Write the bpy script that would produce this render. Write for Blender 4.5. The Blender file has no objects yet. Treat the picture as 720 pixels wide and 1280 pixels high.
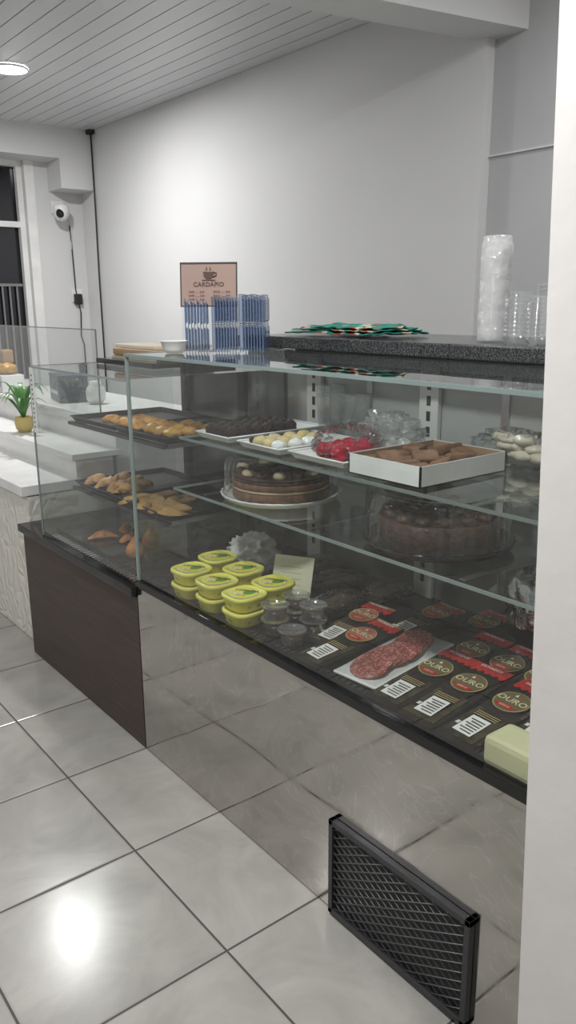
import bpy, bmesh, math, random
from mathutils import Vector, Matrix, noise
random.seed(7)
S=bpy.context.scene
try:
    S.view_settings.view_transform='Standard'
except Exception: pass

# ---------------------------------------------------------------- materials
def _new(name):
    m=bpy.data.materials.new(name); m.use_nodes=True
    nt=m.node_tree; nt.nodes.clear()
    out=nt.nodes.new('ShaderNodeOutputMaterial')
    return m,nt,out
def L(nt,a,b): nt.links.new(a,b)
def pbr(name,col,rough=.5,metal=0.,col2=None,nscale=8.,bump=0.,bscale=60.,spec=.5,emit=None,es=0.,distort=0.,contrast=(.35,.65)):
    m,nt,out=_new(name)
    p=nt.nodes.new('ShaderNodeBsdfPrincipled')
    p.inputs['Base Color'].default_value=(*col,1); p.inputs['Roughness'].default_value=rough
    p.inputs['Metallic'].default_value=metal
    p.inputs['Specular IOR Level'].default_value=spec
    tc=nt.nodes.new('ShaderNodeTexCoord')
    n=nt.nodes.new('ShaderNodeTexNoise'); n.inputs['Scale'].default_value=nscale; n.inputs['Detail'].default_value=4
    n.inputs['Distortion'].default_value=distort
    L(nt,tc.outputs['Object'],n.inputs['Vector'])
    r=nt.nodes.new('ShaderNodeValToRGB')
    c2=col2 if col2 else tuple(c*.9 for c in col)
    r.color_ramp.elements[0].color=(*c2,1); r.color_ramp.elements[1].color=(*col,1)
    r.color_ramp.elements[0].position=contrast[0]; r.color_ramp.elements[1].position=contrast[1]
    L(nt,n.outputs['Fac'],r.inputs['Fac']); L(nt,r.outputs['Color'],p.inputs['Base Color'])
    if bump>0:
        n2=nt.nodes.new('ShaderNodeTexNoise'); n2.inputs['Scale'].default_value=bscale; n2.inputs['Detail'].default_value=3
        L(nt,tc.outputs['Object'],n2.inputs['Vector'])
        b=nt.nodes.new('ShaderNodeBump'); b.inputs['Strength'].default_value=bump; b.inputs['Distance'].default_value=.01
        L(nt,n2.outputs['Fac'],b.inputs['Height']); L(nt,b.outputs['Normal'],p.inputs['Normal'])
    if emit:
        p.inputs['Emission Color'].default_value=(*emit,1); p.inputs['Emission Strength'].default_value=es
    L(nt,p.outputs[0],out.inputs[0])
    return m
def glass(name,tint=(.93,.96,.95),base=.04,grazing=.8,rough=0.,power=4.,wr=0.,wscale=30.,diff=0.,dcol=(.8,.8,.8)):
    m,nt,out=_new(name)
    t=nt.nodes.new('ShaderNodeBsdfTransparent'); t.inputs[0].default_value=(*tint,1)
    g=nt.nodes.new('ShaderNodeBsdfGlossy'); g.inputs['Roughness'].default_value=rough
    lw=nt.nodes.new('ShaderNodeLayerWeight'); lw.inputs['Blend'].default_value=.5
    pw=nt.nodes.new('ShaderNodeMath'); pw.operation='POWER'; pw.inputs[1].default_value=power
    ma=nt.nodes.new('ShaderNodeMath'); ma.operation='MULTIPLY_ADD'; ma.inputs[1].default_value=grazing; ma.inputs[2].default_value=base; ma.use_clamp=True
    L(nt,lw.outputs['Facing'],pw.inputs[0]); L(nt,pw.outputs[0],ma.inputs[0])
    mx=nt.nodes.new('ShaderNodeMixShader'); L(nt,ma.outputs[0],mx.inputs[0]); L(nt,t.outputs[0],mx.inputs[1]); L(nt,g.outputs[0],mx.inputs[2])
    if wr>0:
        tc=nt.nodes.new('ShaderNodeTexCoord'); n=nt.nodes.new('ShaderNodeTexNoise'); n.inputs['Scale'].default_value=wscale; n.inputs['Detail'].default_value=3
        L(nt,tc.outputs['Object'],n.inputs['Vector'])
        b=nt.nodes.new('ShaderNodeBump'); b.inputs['Strength'].default_value=wr; b.inputs['Distance'].default_value=.02
        L(nt,n.outputs['Fac'],b.inputs['Height']); L(nt,b.outputs[0],g.inputs['Normal']); L(nt,b.outputs[0],lw.inputs['Normal'])
    last=mx
    if diff>0:
        d=nt.nodes.new('ShaderNodeBsdfDiffuse'); d.inputs[0].default_value=(*dcol,1)
        m2=nt.nodes.new('ShaderNodeMixShader'); m2.inputs[0].default_value=diff
        L(nt,mx.outputs[0],m2.inputs[1]); L(nt,d.outputs[0],m2.inputs[2]); last=m2
    L(nt,last.outputs[0],out.inputs[0])
    return m

def mk_floor():
    m,nt,out=_new('floor_tile'); p=nt.nodes.new('ShaderNodeBsdfPrincipled'); p.inputs['Specular IOR Level'].default_value=.5
    tc=nt.nodes.new('ShaderNodeTexCoord'); sp=nt.nodes.new('ShaderNodeSeparateXYZ'); L(nt,tc.outputs['Object'],sp.inputs[0])
    T=.465
    def M(op,a,b=None,c=None):
        n=nt.nodes.new('ShaderNodeMath'); n.operation=op
        for i,v in enumerate((a,b,c)):
            if v is None: continue
            if isinstance(v,(int,float)): n.inputs[i].default_value=v
            else: L(nt,v,n.inputs[i])
        return n.outputs[0]
    def axis(o,off):
        u=M('DIVIDE',M('SUBTRACT',o,off-10*T),T)
        fr=M('FRACT',u); d=M('MINIMUM',fr,M('SUBTRACT',1.,fr))
        return d,M('FLOOR',u)
    dx,fx=axis(sp.outputs[0],.86); dy,fy=axis(sp.outputs[1],2.277)
    d=M('MINIMUM',dx,dy)
    g=M('LESS_THAN',d,.0065)
    cid=nt.nodes.new('ShaderNodeCombineXYZ'); L(nt,fx,cid.inputs[0]); L(nt,fy,cid.inputs[1])
    wn=nt.nodes.new('ShaderNodeTexWhiteNoise'); L(nt,cid.outputs[0],wn.inputs['Vector'])
    va=nt.nodes.new('ShaderNodeVectorMath'); va.operation='MULTIPLY_ADD'; L(nt,wn.outputs['Color'],va.inputs[0]); va.inputs[1].default_value=(9,9,9); L(nt,tc.outputs['Object'],va.inputs[2])
    n=nt.nodes.new('ShaderNodeTexNoise'); n.inputs['Scale'].default_value=3.5; n.inputs['Detail'].default_value=6; n.inputs['Distortion'].default_value=.9; n.inputs['Roughness'].default_value=.6
    L(nt,va.outputs[0],n.inputs['Vector'])
    r=nt.nodes.new('ShaderNodeValToRGB'); e=r.color_ramp.elements
    e[0].position=.3; e[0].color=(.30,.293,.27,1); e[1].position=.7; e[1].color=(.43,.418,.385,1)
    L(nt,n.outputs['Fac'],r.inputs[0])
    mx=nt.nodes.new('ShaderNodeMix'); mx.data_type='RGBA'; L(nt,g,mx.inputs['Factor']); L(nt,r.outputs[0],mx.inputs['A']); mx.inputs['B'].default_value=(.08,.07,.06,1)
    L(nt,mx.outputs['Result'],p.inputs['Base Color'])
    nr=nt.nodes.new('ShaderNodeMapRange'); nr.inputs['To Min'].default_value=.14; nr.inputs['To Max'].default_value=.24; L(nt,n.outputs['Fac'],nr.inputs[0])
    rr=M('MULTIPLY_ADD',g,.5,nr.outputs[0]); L(nt,rr,p.inputs['Roughness'])
    b=nt.nodes.new('ShaderNodeBump'); b.inputs['Strength'].default_value=.6; b.inputs['Distance'].default_value=.003
    sm=M('MINIMUM',M('MULTIPLY',d,60.),1.); L(nt,sm,b.inputs['Height']); L(nt,b.outputs[0],p.inputs['Normal'])
    L(nt,p.outputs[0],out.inputs[0]); return m

def mk_steel():
    m,nt,out=_new('steel_panel'); p=nt.nodes.new('ShaderNodeBsdfPrincipled')
    p.inputs['Metallic'].default_value=1.
    tc=nt.nodes.new('ShaderNodeTexCoord')
    n=nt.nodes.new('ShaderNodeTexNoise'); n.inputs['Scale'].default_value=2.2; n.inputs['Detail'].default_value=3; n.inputs['Distortion'].default_value=5.
    L(nt,tc.outputs['Object'],n.inputs[0])
    # thin smear arcs where the distorted noise crosses .5
    r=nt.nodes.new('ShaderNodeValToRGB'); e=r.color_ramp.elements
    e[0].position=.30; e[0].color=(.50,.485,.455,1); e[1].position=.70; e[1].color=(.55,.535,.505,1)
    for pos,c in ((.485,.53),(.50,.62),(.515,.53)):
        q=r.color_ramp.elements.new(pos); q.color=(c,c*.975,c*.935,1)
    L(nt,n.outputs['Fac'],r.inputs[0]); L(nt,r.outputs[0],p.inputs['Base Color'])
    r2=nt.nodes.new('ShaderNodeMapRange'); r2.inputs['From Min'].default_value=.35; r2.inputs['From Max'].default_value=.65; r2.inputs['To Min'].default_value=.03; r2.inputs['To Max'].default_value=.15
    L(nt,n.outputs['Fac'],r2.inputs[0]); L(nt,r2.outputs[0],p.inputs['Roughness'])
    n2=nt.nodes.new('ShaderNodeTexNoise'); n2.inputs['Scale'].default_value=1.8; n2.inputs['Detail'].default_value=.5; n2.inputs['Distortion'].default_value=1.2
    L(nt,tc.outputs['Object'],n2.inputs[0])
    b=nt.nodes.new('ShaderNodeBump'); b.inputs['Strength'].default_value=.14; b.inputs['Distance'].default_value=.03
    L(nt,n2.outputs['Fac'],b.inputs['Height']); L(nt,b.outputs[0],p.inputs['Normal'])
    L(nt,p.outputs[0],out.inputs[0]); return m

def mk_quilt():
    m,nt,out=_new('textured_white_panel'); p=nt.nodes.new('ShaderNodeBsdfPrincipled')
    p.inputs['Base Color'].default_value=(.74,.72,.66,1); p.inputs['Roughness'].default_value=.5
    tc=nt.nodes.new('ShaderNodeTexCoord'); v=nt.nodes.new('ShaderNodeTexVoronoi'); v.feature='DISTANCE_TO_EDGE'; v.inputs['Scale'].default_value=16
    mp=nt.nodes.new('ShaderNodeMapping'); mp.inputs['Scale'].default_value=(1,1.3,.6); mp.inputs['Rotation'].default_value=(.5,0,0)
    n=nt.nodes.new('ShaderNodeTexNoise'); n.inputs['Scale'].default_value=4
    mm=nt.nodes.new('ShaderNodeMix'); mm.data_type='VECTOR'; mm.inputs['Factor'].default_value=.25
    L(nt,tc.outputs['Object'],n.inputs[0]); L(nt,tc.outputs['Object'],mp.inputs[0]); L(nt,mp.outputs[0],mm.inputs['A']); L(nt,n.outputs['Color'],mm.inputs['B']); L(nt,mm.outputs['Result'],v.inputs[0])
    r=nt.nodes.new('ShaderNodeMapRange'); r.inputs['From Max'].default_value=.3; L(nt,v.outputs['Distance'],r.inputs[0])
    b=nt.nodes.new('ShaderNodeBump'); b.inputs['Strength'].default_value=.6; b.inputs['Distance'].default_value=.010
    L(nt,r.outputs[0],b.inputs['Height']); L(nt,b.outputs[0],p.inputs['Normal']); L(nt,p.outputs[0],out.inputs[0]); return m

def mk_wood():
    m,nt,out=_new('dark_wood_laminate'); p=nt.nodes.new('ShaderNodeBsdfPrincipled'); p.inputs['Roughness'].default_value=.45
    tc=nt.nodes.new('ShaderNodeTexCoord'); mp=nt.nodes.new('ShaderNodeMapping'); mp.inputs['Scale'].default_value=(1,2,30)
    n=nt.nodes.new('ShaderNodeTexNoise'); n.inputs['Scale'].default_value=3; n.inputs['Detail'].default_value=5
    L(nt,tc.outputs['Object'],mp.inputs[0]); L(nt,mp.outputs[0],n.inputs[0])
    r=nt.nodes.new('ShaderNodeValToRGB'); e=r.color_ramp.elements
    e[0].color=(.042,.027,.020,1); e[1].color=(.062,.041,.031,1); e[0].position=.35; e[1].position=.65
    L(nt,n.outputs['Fac'],r.inputs[0]); L(nt,r.outputs[0],p.inputs['Base Color']); L(nt,p.outputs[0],out.inputs[0]); return m

def mk_granite():
    m,nt,out=_new('speckled_granite'); p=nt.nodes.new('ShaderNodeBsdfPrincipled'); p.inputs['Roughness'].default_value=.18
    tc=nt.nodes.new('ShaderNodeTexCoord'); v=nt.nodes.new('ShaderNodeTexNoise'); v.inputs['Scale'].default_value=260; v.inputs['Detail'].default_value=2
    L(nt,tc.outputs['Object'],v.inputs[0]); r=nt.nodes.new('ShaderNodeValToRGB'); e=r.color_ramp.elements
    e[0].position=.45; e[0].color=(.020,.022,.024,1); e[1].position=.75; e[1].color=(.13,.135,.14,1)
    L(nt,v.outputs['Fac'],r.inputs[0]); L(nt,r.outputs[0],p.inputs['Base Color']); L(nt,p.outputs[0],out.inputs[0]); return m

FLOOR=mk_floor(); STEEL=mk_steel(); QUILT=mk_quilt(); WOOD=mk_wood(); GRAN=mk_granite()
WALL=pbr('white_wall_paint',(.665,.665,.665),.6,col2=(.64,.64,.64),nscale=1.5,bump=.04,bscale=90)
WALLSH=pbr('shaded_wall_paint',(.50,.505,.515),.6,nscale=1.5)  # wall white greyed down: shade of beam and step put into the colour
JAMB=pbr('jamb_paint',(.78,.765,.745),.55,col2=(.73,.705,.685),nscale=4,bump=.1,bscale=25)
PVC=pbr('pvc_ceiling',(.66,.67,.685),.3,nscale=1.)
WHITE=pbr('white_laminate',(.82,.82,.81),.3)
BLACK=pbr('black_gloss',(.012,.012,.013),.10)
BLACKM=pbr('black_matte',(.02,.02,.022),.5)
DARKM=pbr('dark_grey_metal',(.07,.07,.075),.4,.6)
MESHM=pbr('expanded_metal',(.17,.17,.175),.4,.5)
ALU=pbr('aluminium',(.55,.55,.55),.3,.9)
FENCE=pbr('window_bars',(.22,.22,.22),.5,.3)
UPR=pbr('upright_metal',(.72,.72,.7),.4,.2)
BACKP=pbr('case_back_panel',(.50,.51,.50),.15,.2,col2=(.38,.39,.38),nscale=3)
DARKB=pbr('case_back_dark',(.17,.175,.165),.12)
GL=glass('clear_glass',(.93,.955,.945),.085,.8,power=3.)
GLTOP=glass('counter_glass',(.78,.83,.82),.10,.9,power=3.)
EDGE=pbr('glass_edge',(.22,.28,.27),.15)
EDGEL=pbr('glass_edge_light',(.26,.31,.30),.15)
DOMEM=glass('clear_plastic',(.94,.95,.95),.07,.75,rough=.02,power=2.6,wr=.25,wscale=20)
WRAP=glass('plastic_wrap',(.97,.98,.98),.12,.9,rough=.05,power=2.2,wr=1.,wscale=40,diff=.08,dcol=(.95,.95,.95))
WRAPD=glass('plastic_wrap_thin',(.95,.96,.96),.07,.8,rough=.04,power=3.,wr=.6,wscale=30)
BAGW=glass('white_bag',(.92,.93,.93),.1,.6,rough=.15,power=1.5,wr=.8,wscale=40,diff=.6,dcol=(.9,.9,.9))
BAGC=glass('clear_bag',(.95,.96,.96),.12,.8,rough=.1,power=2.,wr=1.,wscale=35,diff=.34,dcol=(.92,.92,.92))
BLUEP=glass('blue_plastic',(.62,.70,.84),.10,.7,rough=.06,power=1.5,diff=.22,dcol=(.10,.17,.32))
BLUEL=glass('blue_plastic_rim',(.72,.78,.88),.18,.8,rough=.08,power=1.2,diff=.38,dcol=(.30,.38,.54))
ACRY=glass('acrylic',(.93,.94,.95),.08,.8,power=3.)
CUPP=glass('cup_plastic',(.93,.95,.95),.12,.8,rough=.06,power=1.8,diff=.08)
FOIL=pbr('silver_foil',(.80,.80,.80),.12,1.,bump=1.,bscale=14)
NIGHT=pbr('night_glass',(.008,.009,.013),.05)

# ---------------------------------------------------------------- mesh builder
class MB:
    def __init__(s): s.bm=bmesh.new(); s.mats=[]
    def mi(s,m):
        if m not in s.mats: s.mats.append(m)
        return s.mats.index(m)
    def face(s,vs,m,smooth=False):
        try: f=s.bm.faces.new(vs)
        except ValueError: return None
        f.material_index=s.mi(m); f.smooth=smooth; return f
    def quad(s,pts,m): return s.face([s.bm.verts.new(p) for p in pts],m)
    def box(s,x0,x1,y0,y1,z0,z1,m,M=None,bev=0.):
        co=[(x,y,z) for x in (x0,x1) for y in (y0,y1) for z in (z0,z1)]
        v=[s.bm.verts.new((M@Vector(c)) if M else c) for c in co]
        fs=[]
        for q in ((0,1,3,2),(4,6,7,5),(0,4,5,1),(2,3,7,6),(0,2,6,4),(1,5,7,3)):
            fs.append(s.face([v[i] for i in q],m))
        if bev>0:
            es=list({e for f in fs for e in f.edges})
            r=bmesh.ops.bevel(s.bm,geom=es,offset=bev,segments=2,affect='EDGES',profile=.6)
            for f in r['faces']: f.material_index=s.mi(m)
        return fs
    def lathe(s,c,prof,m,seg=32,sx=1.,sy=1.,M=None,fn=None,smooth=True,cap=True):
        rings=[]
        for r,z in prof:
            ring=[]
            for i in range(seg):
                a=2*math.pi*i/seg; rr=r*(fn(a,r,z) if fn else 1.)
                p=Vector((rr*math.cos(a)*sx,rr*math.sin(a)*sy,z))
                p=(M@p if M else p)+Vector(c); ring.append(s.bm.verts.new(p))
            rings.append(ring)
        for k in range(len(rings)-1):
            for i in range(seg):
                j=(i+1)%seg; s.face([rings[k][i],rings[k][j],rings[k+1][j],rings[k+1][i]],m,smooth)
        if cap:
            if prof[0][0]>1e-4: s.face(rings[0][::-1],m)
            if prof[-1][0]>1e-4: s.face(rings[-1],m)
    def tube(s,pts,r,m,seg=8):
        pts=[Vector(p) for p in pts]; rings=[]
        for k,p in enumerate(pts):
            d=(pts[min(k+1,len(pts)-1)]-pts[max(k-1,0)]).normalized()
            u=d.orthogonal().normalized() if k==0 else (u-d*u.dot(d)).normalized()
            w=d.cross(u); rr=r[k] if isinstance(r,(list,tuple)) else r
            rings.append([s.bm.verts.new(p+(u*math.cos(2*math.pi*i/seg)+w*math.sin(2*math.pi*i/seg))*rr) for i in range(seg)])
        for k in range(len(rings)-1):
            for i in range(seg):
                j=(i+1)%seg; s.face([rings[k][i],rings[k][j],rings[k+1][j],rings[k+1][i]],m,True)
        s.face(rings[0][::-1],m); s.face(rings[-1],m)
    def blob(s,c,rad,m,amp=.15,fr=3.,sub=3,M=None,flat=None,seed=0.,ridge=False):
        r=bmesh.ops.create_icosphere(s.bm,subdivisions=sub,radius=1.)
        for v in r['verts']:
            n=v.co.copy(); q=n*fr+Vector((seed,seed*1.7,3))
            nn=noise.noise(q)
            if ridge: nn=.5-2*abs(nn)+.3*noise.noise(q*2.3)
            k=1+amp*nn
            p=Vector((n.x*rad[0],n.y*rad[1],n.z*rad[2]))*k
            if flat is not None and p.z<flat: p.z=flat
            v.co=(M@p if M else p)+Vector(c)
        i=s.mi(m)
        for f in {f for v in r['verts'] for f in v.link_faces}: f.material_index=i; f.smooth=True
    def sheet(s,fn,nu,nv,m,smooth=True):
        g=[[s.bm.verts.new(fn(i/nu,j/nv)) for j in range(nv+1)] for i in range(nu+1)]
        for i in range(nu):
            for j in range(nv): s.face([g[i][j],g[i+1][j],g[i+1][j+1],g[i][j+1]],m,smooth)
    def text(s,body,size,M,m):
        cu=bpy.data.curves.new('t','FONT'); cu.body=body; cu.size=size; cu.align_x='CENTER'; cu.align_y='CENTER'
        cu.resolution_u=2; cu.offset=size*.012
        o=bpy.data.objects.new('t',cu); S.collection.objects.link(o)
        dg=bpy.context.evaluated_depsgraph_get(); me=bpy.data.meshes.new_from_object(o.evaluated_get(dg))
        i=s.mi(m); vs=[s.bm.verts.new(M@v.co) for v in me.vertices]
        for p in me.polygons:
            f=None
            try: f=s.bm.faces.new([vs[k] for k in p.vertices])
            except ValueError: pass
            if f: f.material_index=i
        bpy.data.objects.remove(o); bpy.data.curves.remove(cu); bpy.data.meshes.remove(me)
    def done(s,name,parent=None,solid=0.):
        me=bpy.data.meshes.new(name); 
        bmesh.ops.recalc_face_normals(s.bm,faces=s.bm.faces) if solid==0 else None
        s.bm.to_mesh(me); s.bm.free()
        for m in s.mats: me.materials.append(m)
        o=bpy.data.objects.new(name,me); S.collection.objects.link(o)
        if solid>0:
            md=o.modifiers.new('s','SOLIDIFY'); md.thickness=solid
        if parent: o.parent=parent
        return o
def empty(name):
    e=bpy.data.objects.new(name,None); e.empty_display_size=.1; S.collection.objects.link(e); return e
def Rz(d): return Matrix.Rotation(math.radians(d),3,'Z')
def Rx(d): return Matrix.Rotation(math.radians(d),3,'X')
def Ry(d): return Matrix.Rotation(math.radians(d),3,'Y')
def T4(loc,R3): return Matrix.Translation(loc)@R3.to_4x4()

# ---------------------------------------------------------------- room shell
CH=2.726; XW=2.8; YF=6.1
b=MB(); b.box(-3,3.2,-2.5,6.4,-.1,0,FLOOR); b.done('floor')
b=MB(); b.box(-3,3.2,-2.5,6.4,CH+.012,CH+.1,PVC)
x=-3.
while x<3.1:
    b.box(x+.003,x+.097,-2.5,6.4,CH,CH+.0125,PVC); x+=.1
b.done('ceiling')
WE=2.275
b=MB(); b.box(XW,XW+.3,WE,6.4,0,CH,WALL); b.done('wall_back')
b=MB(); b.box(XW+.05,XW+.3,-2.5,WE,0,CH,WALLSH)
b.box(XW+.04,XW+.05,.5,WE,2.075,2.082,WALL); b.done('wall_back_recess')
b=MB(); b.box(-3.1,-3,-2.5,6.4,0,CH,WALL); b.done('wall_left')
b=MB(); b.box(-3,3.2,-2.6,-2.5,0,CH,WALL); b.done('wall_near')
wx0,wx1,wz0,wz1=1.30,2.36,.9,2.52
b=MB(); b.box(-3,wx0,YF,YF+.2,0,CH,WALL); b.box(wx1,XW,YF,YF+.2,0,CH,WALL); b.box(wx0,wx1,YF,YF+.2,0,wz0,WALL); b.box(wx0,wx1,YF,YF+.2,wz1,CH,WALL); b.done('wall_far')
b=MB()
for (a0,a1,c0,c1) in ((wx0,wx0+.04,wz0,wz1),(wx1-.04,wx1,wz0,wz1),(wx0+.04,wx1-.04,wz0,wz0+.05),(wx0+.04,wx1-.04,wz1-.04,wz1),(wx0+.04,wx1-.04,2.06,2.10)):
    b.box(a0,a1,YF+.04,YF+.09,c0,c1,WHITE)
b.box(wx1,wx1+.07,YF-.015,YF,wz0,wz1,WHITE)
b.box(wx0+.02,wx1-.02,YF+.1,YF+.11,wz0+.02,wz1-.02,NIGHT)
xx=wx0+.08
while xx<wx1-.06:
    b.box(xx,xx+.012,YF+.075,YF+.087,wz0+.05,1.66,FENCE); xx+=.055
b.box(wx0+.05,wx1-.05,YF+.07,YF+.074,1.64,1.66,FENCE)
b.done('window_1')
b=MB(); b.box(-3,2.54,YF-.24,YF,2.52,CH,WALL); b.box(2.54,XW,YF-.24,YF,2.32,CH,WALL); b.done('beam_far')
b=MB()
def by(x): return 2.33+(2.8-x)*.185
v=[]
for x_ in (-3,XW+.05):
    for (dy,z) in ((0,2.51),(-.2,2.51),(-.2,CH),(0,CH)): v.append(b.bm.verts.new((x_,by(x_)+dy,z)))
for q in ((0,1,2,3),(7,6,5,4),(0,4,5,1),(1,5,6,2),(2,6,7,3),(3,7,4,0)): b.face([v[i] for i in q],WALL)
b.done('beam_ceiling')
b=MB()
v=[b.bm.verts.new(c) for c in ((.95,.595,0),(2.84,.595,0),(2.84,.36,0),(.95,.36,0),(.95,.695,CH),(2.84,.695,CH),(2.84,.46,CH),(.95,.46,CH))]
for q in ((0,1,2,3),(4,7,6,5),(0,4,5,1),(1,5,6,2),(2,6,7,3),(3,7,4,0)): b.face([v[i] for i in q],JAMB)
b.done('wall_partition')

# ---------------------------------------------------------------- refrigerated case
FX=1.145; Y0=.72; Y1=2.268; XB=1.78; DK=.62; TOP=1.355
case=empty('refrigerated_display_case')
b=MB()
b.box(FX,FX+.012,Y0,Y1,.004,DK-.015,STEEL)
b.box(FX+.012,XB+.25,Y0,Y1,.004,DK-.02,DARKM)
b.done('steel_body',case)
b=MB()
b.box(FX-.006,FX+.035,Y0,Y1,DK-.02,DK+.005,BLACK,bev=.003)
b.box(FX+.035,XB,Y0,Y1,DK-.02,DK,BLACK)
yy=Y0+.02
while yy<Y1-.03:
    b.box(FX+.036,FX+.052,yy,yy+.012,DK,DK+.003,DARKM); yy+=.02
b.done('deck',case)
b=MB()
b.quad([(FX+.006,Y0,DK+.006),(FX+.006,Y1,DK+.006),(FX+.006,Y1,TOP-.006),(FX+.006,Y0,TOP-.006)],GL)
b.quad([(FX+.01,Y1-.006,DK+.006),(XB,Y1-.006,DK+.006),(XB,Y1-.006,TOP-.006),(FX+.01,Y1-.006,TOP-.006)],GL)
b.box(FX,FX+.010,Y1-.010,Y1-.001,DK+.004,TOP-.006,EDGEL)
b.done('glass_panes',case)
b=MB()
b.quad([(FX,Y0,TOP),(1.66,Y0,TOP),(1.66,Y1,TOP),(FX,Y1,TOP)],GLTOP)
b.box(FX-.002,FX+.004,Y0,Y1,TOP-.008,TOP+.001,EDGE)
b.box(FX+.004,1.8,Y1-.006,Y1,TOP-.008,TOP+.001,EDGE)
b.done('glass_top',case)
SG=glass('shelf_glass',(.90,.935,.925),.08,.85,power=3.)
for nm,z,xf in (('shelf_upper',1.09,1.30),('shelf_lower',.928,1.27)):
    b=MB()
    b.quad([(xf,Y0,z-.004),(XB-.03,Y0,z-.004),(XB-.03,Y1-.05,z-.004),(xf,Y1-.05,z-.004)],SG)
    b.box(xf-.003,xf,Y0,Y1-.05,z-.008,z,EDGEL)
    b.box(xf,XB-.03,Y1-.053,Y1-.05,z-.008,z,EDGEL)
    for yu in (2.10,1.58,1.06):
        w=[(xf+.04,z-.01),(XB-.02,z-.01),(XB-.02,z-.06),(XB-.15,z-.035)]
        for dy in (-.004,.004):
            b.quad([(p[0],yu+dy,p[1]) for p in w],ALU)
        b.box(xf+.04,XB-.02,yu-.008,yu+.008,z-.012,z-.0095,ALU)
    b.done(nm,case)
b=MB()
for yu in (2.10,1.58,1.06):
    b.box(XB-.018,XB-.004,yu-.036,yu+.036,DK+.002,TOP-.03,UPR)
    z=DK+.05
    while z<TOP-.07:
        b.box(XB-.0195,XB-.018,yu-.007,yu+.007,z,z+.028,BLACKM)
        z+=.045
b.done('uprights',case)
b=MB()
b.box(XB,XB+.02,Y0,Y1,.93,TOP-.01,BACKP); b.box(XB,XB+.02,Y0,Y1,DK,.93,DARKB)
b.box(XB-.012,XB,Y0,Y1,TOP-.045,TOP-.012,ALU)
for yy in (1.32,1.84): b.box(XB-.006,XB,yy-.012,yy+.012,.93,TOP-.04,ALU)
b.done('back_doors',case)
b=MB(); b.box(1.81,2.05,Y0,2.26,.61,TOP,DARKM); b.done('rear_body',case)
b=MB(); b.box(1.63,2.10,Y0,1.40,TOP+.004,TOP+.042,GRAN,bev=.004); b.box(1.632,2.10,1.402,2.30,TOP+.004,TOP+.0415,GRAN,bev=.004); b.done('granite_countertop')

# ventilation grille
b=MB()
gy0,gy1,gz0,gz1=.848,1.286,.010,.278; gx=FX-.018
fr=.014
for (a0,a1,c0,c1) in ((gy0,gy1,gz0,gz0+fr),(gy0,gy1,gz1-fr,gz1),(gy0,gy0+fr,gz0,gz1),(gy1-fr,gy1,gz0,gz1)):
    b.box(gx,FX-.001,a0,a1,c0,c1,DARKM,bev=.001)
b.box(FX-.003,FX-.001,gy0+.01,gy1-.01,gz0+.01,gz1-.01,BLACKM)
pitch=.040
def clipseg(p,q,lo,hi):
    t0,t1=0.,1.; d=(q[0]-p[0],q[1]-p[1])
    for pp,qq in ((-d[0],p[0]-lo[0]),(d[0],hi[0]-p[0]),(-d[1],p[1]-lo[1]),(d[1],hi[1]-p[1])):
        if abs(pp)<1e-9:
            if qq<0: return None
        else:
            r=qq/pp
            if pp<0: t0=max(t0,r)
            else: t1=min(t1,r)
    if t0>=t1: return None
    return (p[0]+d[0]*t0,p[1]+d[1]*t0),(p[0]+d[0]*t1,p[1]+d[1]*t1)
lo=(gy0+fr,gz0+fr); hi=(gy1-fr,gz1-fr)
for sg in (1,-1):
    k=-60
    while k<70:
        c=gy0+k*pitch; seg=clipseg((c,gz0),(c+sg*.9,gz0+.9*.58),lo,hi)
        if seg:
            b.tube([(gx+.006+.001*sg,seg[0][0],seg[0][1]),(gx+.006+.001*sg,seg[1][0],seg[1][1])],.0015,MESHM,seg=4)
        k+=1
b.done('ventilation_grille')

# ---------------------------------------------------------------- pastry case (brown)
pc=empty('pastry_display_case'); PY0=2.275; PY1=3.305; GT=1.275; GE=3.08
b=MB(); b.box(FX,XB+.1,PY0,PY1,.004,.56,WOOD); b.done('wood_base',pc)
b=MB(); b.box(FX-.02,XB+.1,PY0,PY1+.01,.565,.597,BLACK,bev=.004)
b.box(FX+.06,XB,PY0+.02,GE,.597,.615,BLACK)
for i in range(30):
    b.box(FX+.02,FX+.05,PY0+.03+i*.025,PY0+.04+i*.025,.597,.600,ALU)
b.done('stone_ledge',pc)
b=MB()
b.quad([(FX+.004,PY0+.004,.6),(FX+.004,GE,.6),(FX+.004,GE,GT),(FX+.004,PY0+.004,GT)],GL)
b.quad([(FX+.004,GE,.6),(XB,GE,.6),(XB,GE,GT),(FX+.004,GE,GT)],GL)
b.quad([(FX+.004,PY0+.004,GT),(XB,PY0+.004,GT),(XB,GE,GT),(FX+.004,GE,GT)],GL)
b.box(FX,FX+.006,PY0,GE,GT-.006,GT+.001,EDGEL); b.box(FX,FX+.006,GE-.005,GE,.6,GT,EDGEL)
b.box(FX,XB,GE-.003,GE+.002,GT-.005,GT+.001,EDGEL)
b.done('glass_panes',pc)
b=MB(); b.box(XB-.01,XB+.01,PY0,2.95,.6,GT-.003,DARKB)
b.box(XB-.03,XB-.01,2.92,2.96,.6,GT-.003,BLACKM); b.box(XB-.03,XB-.01,2.50,2.54,.6,GT-.003,BLACKM)
b.done('back_panel',pc)
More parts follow.
